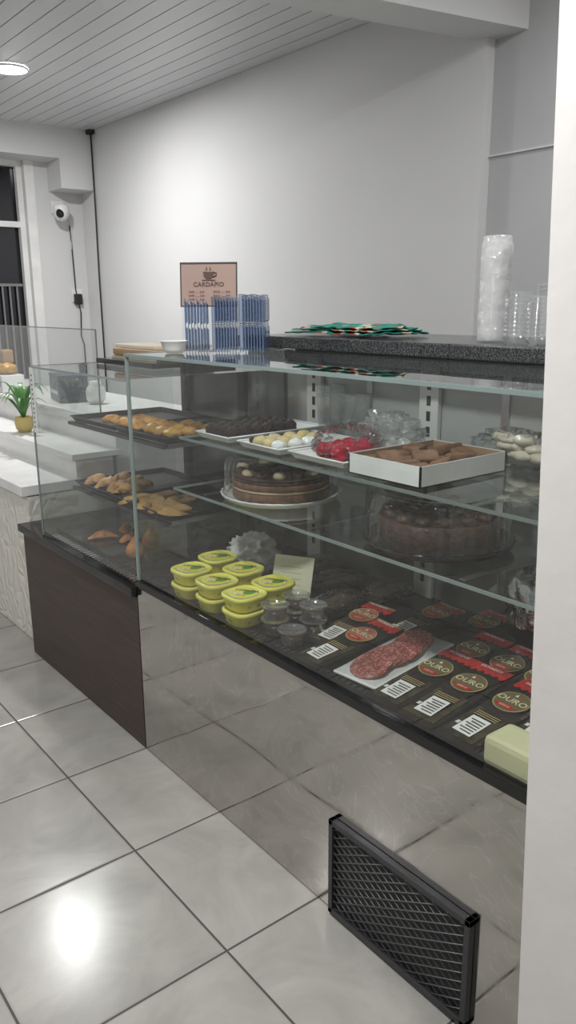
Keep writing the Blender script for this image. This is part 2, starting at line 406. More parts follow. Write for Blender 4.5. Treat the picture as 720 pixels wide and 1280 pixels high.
def tray(name,x0,x1,y0,y1,z,m=BLACKM,rim=.02):
    b=MB(); t=.003; e=.012
    b.box(x0+e,x1-e,y0+e,y1-e,z,z+t,m)
    inner=[(x0+e,y0+e),(x1-e,y0+e),(x1-e,y1-e),(x0+e,y1-e)]; outer=[(x0,y0),(x1,y0),(x1,y1),(x0,y1)]
    for i in range(4):
        j=(i+1)%4
        b.quad([(*inner[i],z+.001),(*inner[j],z+.001),(*outer[j],z+rim),(*outer[i],z+rim)],m)
        b.tube([(*outer[i],z+rim),(*outer[j],z+rim)],.003,m,seg=6)
    return b
for z in (1.055,.79):
    b=MB()
    for yb in (PY0+.04,2.67,GE-.04): b.box(1.30,XB-.03,yb-.006,yb+.006,z-.02,z-.004,ALU)
    b.box(1.28,1.29,PY0+.02,GE-.02,z-.016,z-.004,DARKM); b.box(1.285,1.30,PY0+.02,GE-.02,z-.012,z-.004,DARKM)
    b.done('tray_rack',pc)
for z in (1.052,.787):
    for (a,c) in ((2.30,2.665),(2.68,3.05)):
        tray('x',1.29,1.70,a,c,z).done('baking_tray')
PAS=pbr('baked_pastry',(.78,.44,.09),.45,col2=(.50,.21,.04),nscale=25,bump=.3,bscale=60)
PAS2=pbr('light_pastry',(.74,.47,.19),.5,col2=(.54,.28,.09),nscale=25,bump=.3,bscale=60)
PAS3=pbr('fried_pastry',(.62,.25,.07),.55,col2=(.40,.13,.03),nscale=40,bump=.3,bscale=80)
def halfmoon(b,c,R,h,m,rot=0,seed=0):
    M=Rz(rot); n=24; k=7; rows=[]
    for i in range(n+1):
        a=math.pi*i/n; row=[]
        for j in range(k+1):
            t=j/k; r=R*t*(1+ (.05*math.cos(a*22) if j==k else 0))
            zz=h*math.sin(math.pi*min(1,.18+t*.82))**.7*(math.sin(a)**.5 if 0<i<n else .2)
            if j==k: zz=.004
            zz*=1+.15*noise.noise(Vector((a*2,t*3,seed)))
            row.append(b.bm.verts.new(M@Vector((r*math.cos(a),r*math.sin(a)*.85,zz))+Vector(c)))
        rows.append(row)
    for i in range(n):
        for j in range(k): b.face([rows[i][j],rows[i+1][j],rows[i+1][j+1],rows[i][j+1]],m,True)
def bun(b,c,r,m,seed=0,rot=0): b.blob(c,r,m,.35,2.2,3,Rz(rot),flat=-r[2]*.4,seed=seed)
b=MB()
for i in range(9):
    y=2.58+.055*(i//2)+random.uniform(-.008,.008); x=1.35+.075*(i%2)+random.uniform(-.01,.01)
    bun(b,(x,y,1.078),(.036,.027,.021),PAS,i,random.uniform(-40,40))
b.done('pastries')
b=MB()
for i in range(9):
    x=1.345+.07*(i//3)+random.uniform(-.006,.006); y=2.345+.065*(i%3)
    bun(b,(x,y,1.078),(.034,.028,.021),PAS,i+30,random.uniform(-60,60))
b.done('pastries')
b=MB()
for i,(x,y) in enumerate(((1.35,2.98),(1.36,2.90),(1.37,2.82),(1.45,2.95),(1.46,2.86),(1.45,2.77),(1.35,2.74))):
    halfmoon(b,(x,y,.795),.055,.035,PAS2,random.uniform(-60,60),i)
    bun(b,(x+.01,y,.815),(.03,.025,.022),PAS2,i*2,30*i)
b.done('turnovers')
b=MB()
for i,(x,y) in enumerate(((1.34,2.61),(1.35,2.52),(1.36,2.43),(1.44,2.58),(1.45,2.48),(1.36,2.36))):
    halfmoon(b,(x-.02,y-.02,.795+.002*i),.065,.022,PAS2,random.uniform(-30,30)+90*(i%2),i+9)
    b.box(-.045,.045,-.03,.03,-.006,.006,PAS2,T4((x,y,.812),Rz(random.uniform(-30,30))@Rx(random.uniform(-8,8))),bev=.005)
b.done('flat_pastries')
b=MB()
halfmoon(b,(1.28,2.80,.618),.06,.03,PAS3,-20,2); halfmoon(b,(1.36,2.70,.618),.06,.03,PAS3,10,5); halfmoon(b,(1.42,2.84,.618),.055,.03,PAS3,40,8)
b.done('fried_turnovers')
b=MB()
for (x,y) in ((1.27,2.52),(1.38,2.60)):
    b.lathe((x,y,.616),[(.018,0),(.030,.008),(.034,.022),(.028,.040),(.015,.058),(.006,.072),(0,.078)],PAS3,24)
b.done('drumstick_croquettes')

b=MB(); b.box(FX-.004,FX-.0005,3.03,3.062,1.02,1.27,WHITE)
for i in range(12): b.box(FX-.0048,FX-.004,3.04,3.05,1.04+i*.018,1.046+i*.018,DARKM)
b.done('thermometer_strip')

# ---------------------------------------------------------------- white stepped counter
wc=empty('white_service_counter')
b=MB(); b.box(1.19,1.42,3.34,5.2,.004,.70,QUILT); b.done('textured_front',wc)
b=MB(); b.box(1.16,1.44,3.33,5.2,.705,.75,WHITE,bev=.004)
b.box(1.42,1.60,3.34,5.2,.004,.83,WHITE); b.box(1.40,1.64,3.33,5.2,.832,.86,WHITE,bev=.003)
b.box(1.62,2.15,3.34,5.2,.004,.95,WHITE); b.box(1.60,2.17,3.33,5.2,.952,.985,WHITE,bev=.003)
b.done('stepped_body',wc)
b=MB(); b.quad([(1.63,3.5,.99),(1.63,5.1,.99),(1.63,5.1,1.39),(1.63,3.5,1.39)],GL)
b.box(1.627,1.633,3.5,5.1,1.388,1.393,EDGEL); b.box(1.627,1.633,3.497,3.503,.99,1.39,EDGEL)
b.done('glass_screen')
b=MB(); PX,PY,PZ=1.49,4.13,.862
POT=pbr('ochre_pot',(.62,.50,.20),.5); LEAF=pbr('leaf_green',(.05,.16,.04),.4,col2=(.10,.25,.07),nscale=20)
b.lathe((PX,PY,PZ),[(.0,0),(.032,0),(.044,.02),(.049,.05),(.044,.078),(.038,.078),(.037,.066),(0,.064)],POT,28)
for i in range(15):
    a=i*2.4; ln=random.uniform(.14,.22); w=.013
    base=Vector((PX,PY,PZ+.06)); d=Vector((math.cos(a),math.sin(a),0)); s_=Vector((-d.y,d.x,0)); up=random.uniform(.10,.20)
    prev=None; n=9
    for k in range(n+1):
        t=k/n; p=base+d*ln*(t**1.2)*.8+Vector((0,0,up*math.sin(t*2.3)))
        ww=w*math.sin(math.pi*(.12+.88*t))+.0008
        cur=(b.bm.verts.new(p-s_*ww),b.bm.verts.new(p+Vector((0,0,-.003))),b.bm.verts.new(p+s_*ww))
        if prev:
            b.face([prev[0],prev[1],cur[1],cur[0]],LEAF,True); b.face([prev[1],prev[2],cur[2],cur[1]],LEAF,True)
        prev=cur
b.done('potted_plant')
NAVY=pbr('navy_cardboard',(.03,.035,.09),.4); ORANGE=pbr('amber_snack',(.55,.30,.04),.4)
b=MB(); M=T4((1.82,4.30,.987),Rz(-12)); b.box(-.08,.08,-.13,.13,0,.13,NAVY,M,bev=.004); b.box(-.0815,-.0805,-.10,.10,.04,.06,WHITE,M)
b.box(-.082,.082,-.132,.132,.13,.145,NAVY,M,bev=.002); b.done('blue_box')
b=MB(); b.lathe((1.86,4.04,.987),[(0,0),(.03,0),(.05,.02),(.053,.06),(.046,.085),(.03,.10),(.03,.12),(0,.122)],WHITE,28); b.done('sugar_bowl')
b=MB(); b.box(1.66,1.80,4.92,5.14,.987,1.09,WHITE,bev=.004); b.box(1.6585,1.6595,4.95,5.11,1.02,1.05,NAVY); b.done('paper_box')
b=MB(); b.blob((1.73,5.02,1.125),(.06,.08,.04),ORANGE,.3,3,3,flat=-.034); b.box(1.70,1.77,4.98,5.05,1.155,1.24,pbr('brown_wrap',(.35,.22,.1),.5),bev=.015); b.done('snack_bag')

# ---------------------------------------------------------------- items on top
KR=pbr('kraft_paper',(.36,.24,.13),.7); KR2=pbr('cream_paper',(.70,.63,.5),.7)
b=MB(); b.box(1.40,1.76,2.56,3.02,GT+.003,GT+.022,BLACK,bev=.004)
b.box(1.45,1.70,2.62,2.98,GT+.022,GT+.036,KR2,bev=.003)
b.box(1.44,1.68,2.60,2.95,GT+.036,GT+.062,KR,bev=.008)
b.box(1.47,1.72,2.66,2.99,GT+.062,GT+.076,KR2,bev=.004)
b.done('paper_bag_stack_tray')
b=MB(); b.lathe((1.265,2.170,TOP+.002),[(0,0),(.026,0),(.034,.012),(.041,.034),(.044,.036),(.041,.037),(.032,.014),(0,.004)],WHITE,32); b.done('small_bowl')
# clamshell stacks: nested hinged trays standing on edge
def clam(cx,cy,h,rot,n,pt_,seed):
    rnd=random.Random(seed)
    b=MB(); M=T4((cx,cy,TOP+.003),Rz(rot)); x=-n*pt_/2
    for k in range(n):
        hh=h-.004*(k%2)-.005*rnd.random(); dy=rnd.uniform(-.002,.002)
        w=.050
        # rim frame (bright edges) and recessed tray wall
        b.box(x,x+.0022,-w+dy,-w+.004+dy,0,hh,BLUEL,M)
        b.box(x,x+.0022,w-.004+dy,w+dy,0,hh,BLUEL,M)
        b.box(x,x+.0022,-w+.004+dy,w-.004+dy,hh-.004,hh,BLUEL,M)
        b.box(x,x+.0022,-w+.004+dy,w-.004+dy,hh*.5-.002,hh*.5+.002,BLUEL,M)
        for (z0,z1) in ((.004,hh*.5-.004),(hh*.5+.004,hh-.006)):
            a0=[(x+.001,-w+.004+dy,z0),(x+.001,w-.004+dy,z0),(x+.001,w-.004+dy,z1),(x+.001,-w+.004+dy,z1)]
            a1=[(x+pt_*.85,-w+.010+dy,z0+.006),(x+pt_*.85,w-.010+dy,z0+.006),(x+pt_*.85,w-.010+dy,z1-.006),(x+pt_*.85,-w+.010+dy,z1-.006)]
            for i in range(4):
                j=(i+1)%4; b.quad([M@Vector(q) for q in (a0[i],a0[j],a1[j],a1[i])],BLUEP)
            b.quad([M@Vector(q) for q in a1],BLUEP)
        x+=pt_
    b.done('plastic_container_stack')
clam(1.350,2.170,.160,-32,8,.0092,1); clam(1.414,2.103,.168,-40,9,.0088,2); clam(1.474,2.036,.172,-46,9,.0088,3)
# menu sign
MEN=pbr('menu_paper',(.40,.27,.22),.5,col2=(.36,.24,.20)); MDK=pbr('menu_brown',(.10,.05,.035),.6)
b=MB(); R=Rz(-40)@Rx(-8)
ML=T4((1.435,2.236,TOP+.002),R)
b.box(-.088,.088,0,.003,.140,.272,MEN,ML)
b.quad([ML@Vector(p) for p in ((-.088,.001,0),(.088,.001,0),(.088,.001,.14),(-.088,.001,.14))],ACRY)
b.box(-.092,.092,.003,.005,.137,.276,BLACKM,ML); b.box(-.092,.092,-.001,.0,.270,.276,BLACKM,ML)
b.box(-.092,-.088,-.001,.003,.137,.276,BLACKM,ML); b.box(.088,.092,-.001,.003,.137,.276,BLACKM,ML)
F=ML@Matrix.Rotation(math.pi/2,4,'X')
b.text('CARDÁPIO',.020,F@Matrix.Translation((0,.206,.002)),MDK)
for i in range(3):
    b.text('CAFÉ ........ 5,00',.008,F@Matrix.Translation((-.04,.183-i*.012,.002)),MDK); b.text('BOLO ........ 8,00',.008,F@Matrix.Translation((.042,.183-i*.012,.002)),MDK)
cup=[(-.018,.246),(.018,.246),(.015,.230),(.007,.223),(-.007,.223),(-.015,.230)]
b.quad([ML@Vector((p[0],-.002,p[1])) for p in cup],MDK)
b.tube([ML@Vector((.016,-.002,.244)),ML@Vector((.025,-.002,.242)),ML@Vector((.024,-.002,.233)),ML@Vector((.014,-.002,.230))],.002,MDK,6)
b.box(-.022,.022,-.0025,-.002,.2185,.221,MDK,ML)
for k in (-.008,.004): b.tube([ML@Vector((k,-.002,.250)),ML@Vector((k+.003,-.002,.255)),ML@Vector((k,-.002,.261))],.0012,MDK,5)
Fo=T4((1.450,2.232,TOP+.002),Rz(-40)); b.box(-.05,.05,-.01,.02,0,.003,ACRY,Fo)
b.done('menu_stand')
# cloth
G1=pbr('green_cloth',(.015,.14,.10),.8,col2=(.03,.27,.20),nscale=40,bump=.3); R1=pbr('red_cloth',(.40,.10,.05),.8); W1=pbr('cream_cloth',(.6,.55,.42),.8)
ZG=TOP+.044
b=MB(); 
def cl(u,v,o=0.,s=1.):
    x=1.70+(.24*v)*s+.03*math.sin(u*3)+.012*noise.noise(Vector((u*8,o*50,v*2))); y=1.745+.44*u*s+.012*math.sin(v*9)
    return Vector((x,y,ZG+.005+o+.008*(.5+.5*math.sin(u*11+v*4))*(.3+.7*v)+.006*noise.noise(Vector((u*9,v*6,o*90)))))
nu,nv=48,18
for lay,o in enumerate((0.,.010,.018)):
    g=[[b.bm.verts.new(cl(i/nu,j/nv,o,1-.10*lay)) for j in range(nv+1)] for i in range(nu+1)]
    for i in range(nu):
        for j in range(nv):
            mm=G1; q=(i+lay*7)%48
            if j in (0,1,2) and 6<q<34: mm=(W1,R1,G1)[(q//3)%3]
            if j in(8,9,10) and (i//4)%3==0: mm=W1
            if j in(11,12) and (i//5)%3==1: mm=R1
            b.face([g[i][j],g[i+1][j],g[i+1][j+1],g[i][j+1]],mm,True)
b.done('folded_kitchen_towel',solid=.004)
# cup stack in bag
b=MB(); CX,CY=1.775,1.375; n=24
prof=[]
for k in range(n):
    z=.004+k*.0095; prof+=[(.032,z),(.0365,z+.006),(.0365,z+.008),(.033,z+.0095)]
prof=[(0,.002)]+prof+[(.025,.240),(0,.242)]
b.lathe((CX,CY,ZG),prof,glass('translucent_cups',(.9,.92,.92),.08,.6,rough=.1,power=2.,diff=.45,dcol=(.80,.81,.81)),36)
b.done('disposable_cup_stack')
b=MB()
prof=[(.040,.003)]+[(.0405+.0010*math.sin(k*1.9),.01+k*.0115) for k in range(21)]+[(.039,.250),(.036,.256),(.038,.262),(.034,.266)]
b.lathe((CX,CY,ZG),prof,BAGC,48,fn=lambda a,r,z:1+.05*noise.noise(Vector((math.cos(a)*2.5,math.sin(a)*2.5,z*22))),cap=False)
b.done('plastic_cup_bag')
for (cx,cy,n,r) in ((1.735,1.268,11,.036),(1.82,1.235,13,.036),(1.715,1.190,10,.034)):
    b=MB(); prof=[(r*.72,.001)]
    for k in range(n): prof+=[(r*.93,.012+k*.0105),(r,.019+k*.0105),(r,.0215+k*.0105)]
    b.lathe((cx,cy,ZG),prof,CUPP,30,cap=False); b.lathe((cx,cy,ZG),[(0,.002),(r*.72,.002)],CUPP,30,cap=False)
    b.done('clear_cup_stack')

# ---------------------------------------------------------------- cakes with dome
CHO=pbr('chocolate_cake',(.075,.030,.013),.5,col2=(.03,.012,.006),nscale=30,bump=.5,bscale=70)
CRM=pbr('cream_filling',(.58,.45,.28),.5); BISC=pbr('biscuit_layer',(.24,.11,.05),.7,col2=(.14,.06,.025),nscale=50,bump=.4)
PLT=pbr('white_plastic',(.82,.82,.80),.3); BPL=pbr('black_plastic',(.015,.015,.015),.25)
def cake(c,R,h,base,kind):
    e=empty('cake_in_dome_container'); x,y,z=c
    b=MB()
    b.lathe((x,y,z),[(0,.004),(R*.9,.004),(R*.97,.010),(R,.018),(R*1.02,.019),(R,.012),(R*.95,.002),(0,.001)],base,64,fn=lambda a,r,zz:1+(.012*math.cos(a*32) if r>R*.93 else 0))
    b.done('base_plate',e)
    b=MB(); cr=R*.82
    if kind==0:
        lay=[(.008,.034,BISC),(.034,.042,CRM),(.042,.062,BISC),(.062,.070,CHO),(.070,.080,CHO)]
    else: lay=[(.008,.074,CHO)]
    for z0,z1,m in lay:
        b.lathe((x,y,z),[(cr*.97,z0),(cr,z0+.003),(cr,z1-.002),(cr*.98,z1)],m,56,fn=lambda a,r,zz:1+.02*noise.noise(Vector((math.cos(a)*4,math.sin(a)*4,zz*60))))
    for i in range(14):
        a=2*math.pi*i/14; b.blob((x+cr*.82*math.cos(a),y+cr*.82*math.sin(a),z+lay[-1][1]+.006),(.020,.020,.012),CRM if (kind==0 and i%2) else CHO,.3,3,2,seed=i)
    for i in range(30):
        a=random.uniform(0,6.28); r=random.uniform(0,cr*.7); b.blob((x+r*math.cos(a),y+r*math.sin(a),z+lay[-1][1]+.002),(.018,.012,.007),CHO,.5,3,2,seed=i)
    b.done('cake',e)
    b=MB()
    pr=[(R*.97,.018),(R*.955,.03),(R*.945,h*.7),(R*.93,h*.84),(R*.885,h*.95),(R*.80,h),(R*.74,h*.985),(R*.35,h*.985),(0,h*.98)]
    b.lathe((x,y,z),pr,DOMEM,144,fn=lambda a,r,zz:1+.010*math.cos(a*36)*(1 if r>R*.82 else 0),cap=False)
    b.lathe((x,y,z),[(R*1.0,.020),(R*.97,.022)],DOMEM,64,cap=False)
    b.lathe((x,y,z),[(R*.800,h+.0005),(R*.785,h+.0015),(R*.77,h+.0005)],CUPP,64,cap=False)
    b.done('dome_lid',e)
cake((1.455,1.89,.930),.180,.134,PLT,0)
cake((1.450,1.255,.930),.180,.134,BPL,1)

# ---------------------------------------------------------------- upper shelf
ZS=1.0915
def foam(x0,x1,y0,y1,z,h=.018):
    b=MB(); e=.014
    inner=[(x0+e,y0+e),(x1-e,y0+e),(x1-e,y1-e),(x0+e,y1-e)]; outer=[(x0,y0),(x1,y0),(x1,y1),(x0,y1)]
    b.box(x0+e,x1-e,y0+e,y1-e,z,z+.003,PLT)
    for i in range(4):
        j=(i+1)%4
        b.quad([(*inner[i],z),(*inner[j],z),(*outer[j],z+h),(*outer[i],z+h)],PLT)
        b.tube([(*outer[i],z+h),(*outer[j],z+h)],.003,PLT,6)
    return b
b=foam(1.33,1.72,1.985,2.17,ZS)
SPR=pbr('chocolate_sprinkle',(.03,.015,.01),.5,bump=1.,bscale=200)
for i in range(24):
    b.blob((1.37+.045*(i//4),2.02+.038*(i%4),ZS+.026),(.021,.020,.021),SPR,.35,5,3,seed=i)
b.done('tray_of_chocolate_truffles')
b=foam(1.325,1.62,1.73,1.93,ZS)
YEL=pbr('yellow_sweet',(.70,.55,.18),.45,col2=(.6,.5,.3),nscale=30)
for i in range(12):
    b.blob((1.365+.055*(i//3)+random.uniform(-.005,.005),1.775+.05*(i%3),ZS+.020),(.024,.020,.016),YEL if i%3 else PLT,.2,3,3,seed=i)
for i in range(7): b.blob((1.36+.035*i,1.90,ZS+.02),(.012,.01,.01),SPR,.2,3,2,seed=i)
b.done('tray_of_sweets')
b=foam(1.335,1.73,1.475,1.70,ZS)
RED=pbr('red_jelly',(.60,.006,.05),.2,col2=(.40,.0,.02),nscale=20)
for i,(dx,dy) in enumerate(((0,0),(.045,.01),(.0,.06),(.055,.065),(.10,.02),(.10,.075),(.145,.05))):
    b.blob((1.385+dx,1.545+dy,ZS+.027),(.025,.024,.023),RED,.15,2.5,3,seed=i*3)
for i in range(5):
    b.blob((1.59+.025*i,1.55+.03*(i%2),ZS+.02),(.022,.018,.015),PLT,.3,3,3,seed=i*3)
b.blob((1.44,1.575,ZS+.045),(.090,.078,.046),WRAPD,.40,4,5,flat=-.041,seed=4,ridge=True)
b.blob((1.62,1.59,ZS+.050),(.085,.085,.054),WRAP,.45,3.5,5,flat=-.046,seed=9,ridge=True)
b.tube([(1.50,1.56,ZS+.08),(1.51,1.55,ZS+.10),(1.52,1.56,ZS+.125)],[.012,.004,.018],WRAP,10)
b.done('tray_of_red_sweets')
CB=pbr('kraft_inside',(.36,.24,.14),.7); BOXW=pbr('white_cardboard',(.82,.81,.79),.5)
b=MB(); x0,x1,y0,y1,h=1.325,1.635,1.205,1.445,.050
b.box(x0,x1,y0,y1,ZS,ZS+.003,CB)
for (a0,a1,c0,c1) in ((x0,x0+.003,y0,y1),(x1-.003,x1,y0,y1),(x0,x1,y0,y0+.003),(x0,x1,y1-.003,y1)):
    b.box(a0,a1,c0,c1,ZS,ZS+h,BOXW)
for (a0,a1,c0,c1) in ((x0+.003,x0+.0042,y0,y1),(x1-.0042,x1-.003,y0,y1),(x0,x1,y1-.0042,y1-.003),(x0,x1,y0+.003,y0+.0042)):
    b.box(a0,a1,c0,c1,ZS,ZS+h-.001,CB)
COOK=pbr('brown_sugar_cookie',(.26,.13,.07),.6,col2=(.14,.07,.035),nscale=40)
for i in range(16):
    cx=x0+.05+.07*(i%4); cy=y0+.045+.05*(i//4)
    b.box(-.032,.032,-.024,.024,-.010,.012,COOK,T4((cx,cy,ZS+.026+.008*(i%3)),Rz(random.uniform(-50,50))@Rx(random.uniform(-25,25))),bev=.006)
b.done('cookie_box')
b=MB()
for i in range(9): b.blob((1.71+.012*(i%2),1.16+.025*i-.1*(i>5),1.12+.020*(i%3)),(.022,.03,.014),KR2,.3,3,2,seed=i)
b.blob((1.705,1.22,1.135),(.045,.13,.05),WRAPD,.4,4,4,flat=-.04,seed=2,ridge=True); b.done('cracker_bag')
for yy,hh in ((1.86,.13),(1.98,.15)):
    b=MB()
    b.lathe((1.733,yy,ZS),[(.03,0),(.04,.002),(.046,hh),(.049,hh+.002)],CUPP,4,cap=False,M=Rz(45),smooth=False)
    for k in range(4): b.lathe((1.733,yy,ZS),[(.0475,hh*.75+.008*k),(.049,hh*.75+.003+.008*k)],CUPP,4,cap=False,M=Rz(45),smooth=False)
    b.done('clear_tub_stack')

# ---------------------------------------------------------------- deck items
ZD=DK+.004
YT=pbr('yellow_tub',(.86,.78,.05),.35); YL=pbr('yellow_lid',(.88,.84,.16),.3); GRN=pbr('green_print',(.10,.32,.06),.4); DKP=pbr('dark_print',(.06,.06,.03),.5)
def tub(x,y,rot,levels=2,h=.044):
    b=MB(); M=Rz(rot)
    def sq(a,r,zz):
        c,s=abs(math.cos(a)),abs(math.sin(a)); return 1/((c**3.2+s**3.2)**(1/3.2))
    def el(cx,cy,rx,ry,dz,m,n=24):
        b.quad([M@Vector((cx+rx*math.cos(2*math.pi*i/n),cy+ry*math.sin(2*math.pi*i/n),dz))+Vector((x,y,z)) for i in range(n)],m)
    for l in range(levels):
        z=ZD+l*(h+.001)
        b.lathe((x,y,z),[(0,0),(.044,0),(.047,.005),(.052,h-.012),(.053,h-.010)],YT,48,1.02,.98,M,sq)
        for k in range(6):
            a=k*60+20; 
            F=T4((x,y,z+h*.42),M@Rz(a)@Rx(90)); b.text('creme',.015,F@Matrix.Translation((0,0,.0515)),GRN)
        b.lathe((x,y,z),[(.054,h-.013),(.057,h-.011),(.057,h-.002),(.054,h),(.050,h-.001),(.049,h-.003),(0,h-.003)],YL,48,1.02,.98,M,sq)
    el(0,0,.044,.040,h-.0022,WHITE); el(0,0,.041,.037,h-.0018,YT); el(.012,-.008,.020,.015,h-.0014,GRN); el(-.016,.008,.014,.012,h-.0013,WHITE); el(-.014,.008,.008,.006,h-.001,YT)
    F=T4((x,y,z+h-.0008),M@Rz(-60)); b.text('CREMOSA',.016,F@Matrix.Translation((.002,.016,0)),DKP); b.text('com sal',.009,F@Matrix.Translation((-.004,-.022,0)),DKP)
    return b.done('margarine_tub')
for (x,y,r) in ((1.215,1.752,3),(1.215,1.893,-2),(1.215,2.035,4),(1.335,1.775,0),(1.340,1.935,5),(1.345,2.085,-3)): tub(x,y,r)
CARD=pbr('price_card',(.78,.76,.55),.6); LTP=pbr('light_print',(.55,.5,.3),.5)
b=MB(); M=T4((1.43,1.82,ZD),Rz(-60)@Rx(-22)); b.box(-.065,.065,0,.002,0,.130,CARD,M)
for i in range(4): b.box(-.04,.03,-.0006,0,.04+.018*i,.0425+.018*i,LTP,M)
b.done('price_card')
b=MB(); b.blob((1.50,2.11,ZD+.055),(.080,.080,.065),BAGW,.45,2.4,5,flat=-.051,seed=3,ridge=True); b.done('white_plastic_bag')
SAU=pbr('dark_sauce',(.10,.05,.03),.3)
for (x,y,nk) in ((1.235,1.635,2),(1.325,1.655,2),(1.225,1.548,1),(1.315,1.568,2)):
    b=MB()
    for k in range(nk):
        z=ZD+.001+k*.042
        b.lathe((x,y,z),[(0,.001),(.026,.001),(.031,.022),(0,.024)],SAU,28)
        b.lathe((x,y,z),[(.027,0),(.036,.036),(.039,.037),(.039,.041),(.034,.0412),(.032,.038),(0,.038)],CUPP,32,cap=False)
    b.done('sauce_cup')
for i,(x,y,r) in enumerate(((1.48,1.65,10),(1.61,1.80,-12),(1.65,1.62,5),(1.66,1.96,8))):
    b=MB(); M=T4((x,y,ZD+.018),Rz(r)); b.box(-.07,.07,-.045,.045,-.016,.005,BPL,M,bev=.006)
    b.box(-.055,.055,-.03,.03,.005,.015,pbr('dark_meat_%d'%i,(.12,.07,.045),.5,bump=.4),M,bev=.004)
    b.blob((x,y,ZD+.024),(.085,.058,.028),WRAPD,.30,3,5,Rz(r),flat=-.022,seed=i,ridge=True); b.done('wrapped_tray')
b=MB(); b.blob((1.695,1.135,.735),(.05,.075,.115),FOIL,.25,2.2,4,flat=-.110,seed=5,ridge=True); b.done('foil_bag')
PKB=pbr('pack_black',(.022,.018,.014),.18,bump=.5,bscale=25); OLV=pbr('pack_olive',(.075,.062,.030),.25,col2=(.025,.02,.012),nscale=30)
GOLD=pbr('gold_print',(.40,.30,.13),.35); PRED=pbr('red_print',(.50,.02,.02),.3); PMEAT=pbr('ham_print',(.42,.17,.10),.4,col2=(.30,.09,.05),nscale=30); LAB=pbr('label_white',(.82,.82,.80),.5); BRN=pbr('olive_print',(.14,.12,.05),.4); CRP=pbr('cream_print',(.75,.66,.42),.4)
def pack(x0,yc,z0,Lx=.30,W=.10,rise=.028,kind=0,rot=0,seed=0,lab=True):
    b=MB(); M=T4((x0,yc,z0),Rz(rot))
    def hgt(x,y):
        u=x/Lx; v=y/W+.5
        return rise*u+.004+.006*(max(0,math.sin(math.pi*min(1,max(0,u))))*max(0,math.sin(math.pi*min(1,max(0,v)))))**.5+.0010*noise.noise(Vector((u*7+seed,v*5,seed)))
    n,k=20,8
    b.sheet(lambda u,v:M@Vector((u*Lx,(v-.5)*W,hgt(u*Lx,(v-.5)*W))),n,k,PKB)
    b.sheet(lambda u,v:M@Vector((u*Lx,(v-.5)*W,rise*u)),n,k,PKB)
    def ell(cx,cy,rx,ry,m,dz,n=24):
        b.quad([M@Vector((cx+rx*math.cos(2*math.pi*i/n),cy+ry*math.sin(2*math.pi*i/n),hgt(cx,cy)+dz+rise/Lx*rx*math.cos(2*math.pi*i/n))) for i in range(n)],m)
    def rect(ax,bx,ay,by,m,dz,q=5):
        for i in range(q):
            xa=ax+(bx-ax)*i/q; xb=ax+(bx-ax)*(i+1)/q
            b.quad([M@Vector((xa,ay,hgt(xa,ay)+dz)),M@Vector((xb,ay,hgt(xb,ay)+dz)),M@Vector((xb,by,hgt(xb,by)+dz)),M@Vector((xa,by,hgt(xa,by)+dz))],m)
    if lab:
        rect(.015,.135,-.042,.042,OLV,.002)
        rect(.028,.095,-.024,.024,LAB,.004)
        for i in range(6): rect(.035+.009*i,.0385+.009*i,-.019,.017 if i%2 else .01,DKP,.0046,1)
        for i in range(3): rect(.102+.007*i,.105+.007*i,-.03,.03,GOLD,.0032,1)
        b.box(.05,.062,.028,.036,hgt(.05,.03)+.003,hgt(.05,.03)+.0035,WHITE,M)
    ex=.19 if lab else .17
    ell(ex,0,.042,.042,GOLD,.004); ell(ex,0,.039,.038,BRN if kind==0 else PMEAT,.0046)
    ell(ex-.025,.0,.008,.026,PRED,.0054)
    def txt(t,sz,px,dz,m):
        FM=M@Matrix.Translation((px,0,hgt(px,0)+dz))@Matrix.Rotation(-math.atan(rise/Lx),4,'Y')@Matrix.Rotation(-math.pi/2,4,'Z')
        b.text(t,sz,FM,m)
    txt('OURO',.026,ex+.001,.0060,CRP)
    txt('salame',.010,ex-.025,.0062,CRP)
    ell(ex+.025,-.005,.007,.005,PRED,.0054,3); ell(ex+.025,.005,.007,.005,WHITE,.0056,3)
    rect(Lx-.042,Lx-.006,-W*.49,W*.49,PRED,.0030)
    for i in range(5): ell(Lx-.042,-W*.4+W*.2*i,.009,W*.085,PRED,.0034,12)
    rect(Lx-.036,Lx-.034,-W*.47,W*.47,GOLD,.0040)
    txt('FATIADOS',.013,Lx-.023,.006,WHITE)
    if kind==1: rect(Lx-.015,Lx-.007,-W*.48,W*.48,GOLD,.004)
    return b.done('sliced_meat_package')
zz=ZD
for i,y in enumerate((1.165,1.060,.955)): pack(1.17,y,zz,rot=random.uniform(-3,3),seed=i)
pack(1.275,.850,zz,rot=2,seed=9)
for i,y in enumerate((1.18,1.08,.98,.88)): pack(1.345,y,zz-.001,rot=random.uniform(-3,3),seed=i+20,lab=False,Lx=.28)
pack(1.17,1.435,zz,kind=1,rot=-3,seed=31)
pack(1.27,1.50,zz-.001,kind=1,rot=6,seed=33,Lx=.28)
pack(1.44,1.415,zz,kind=1,rot=-4,seed=34,Lx=.26)
for i,y in enumerate((1.275,.985)): pack(1.51,y,zz,rot=random.uniform(-3,3),seed=i+40,lab=False,Lx=.25)
SAL=pbr('salami_slice',(.34,.07,.06),.35,col2=(.60,.32,.27),nscale=150,contrast=(.38,.52))
b=MB(); M=T4((1.350,1.290,ZD+.012),Rz(5)@Ry(-3))
b.box(-.155,.155,-.068,.068,0,.006,PLT,M,bev=.003)
for i in range(10):
    c=M@Vector((-.100+.021*i,.006*math.sin(i*.9),.016+.0018*(i%2)))
    b.lathe(c,[(0,-.003),(.043,-.003),(.045,0),(.043,.003),(0,.003)],SAL,28,1,1.10,Ry(-14)@Rz(i*40))
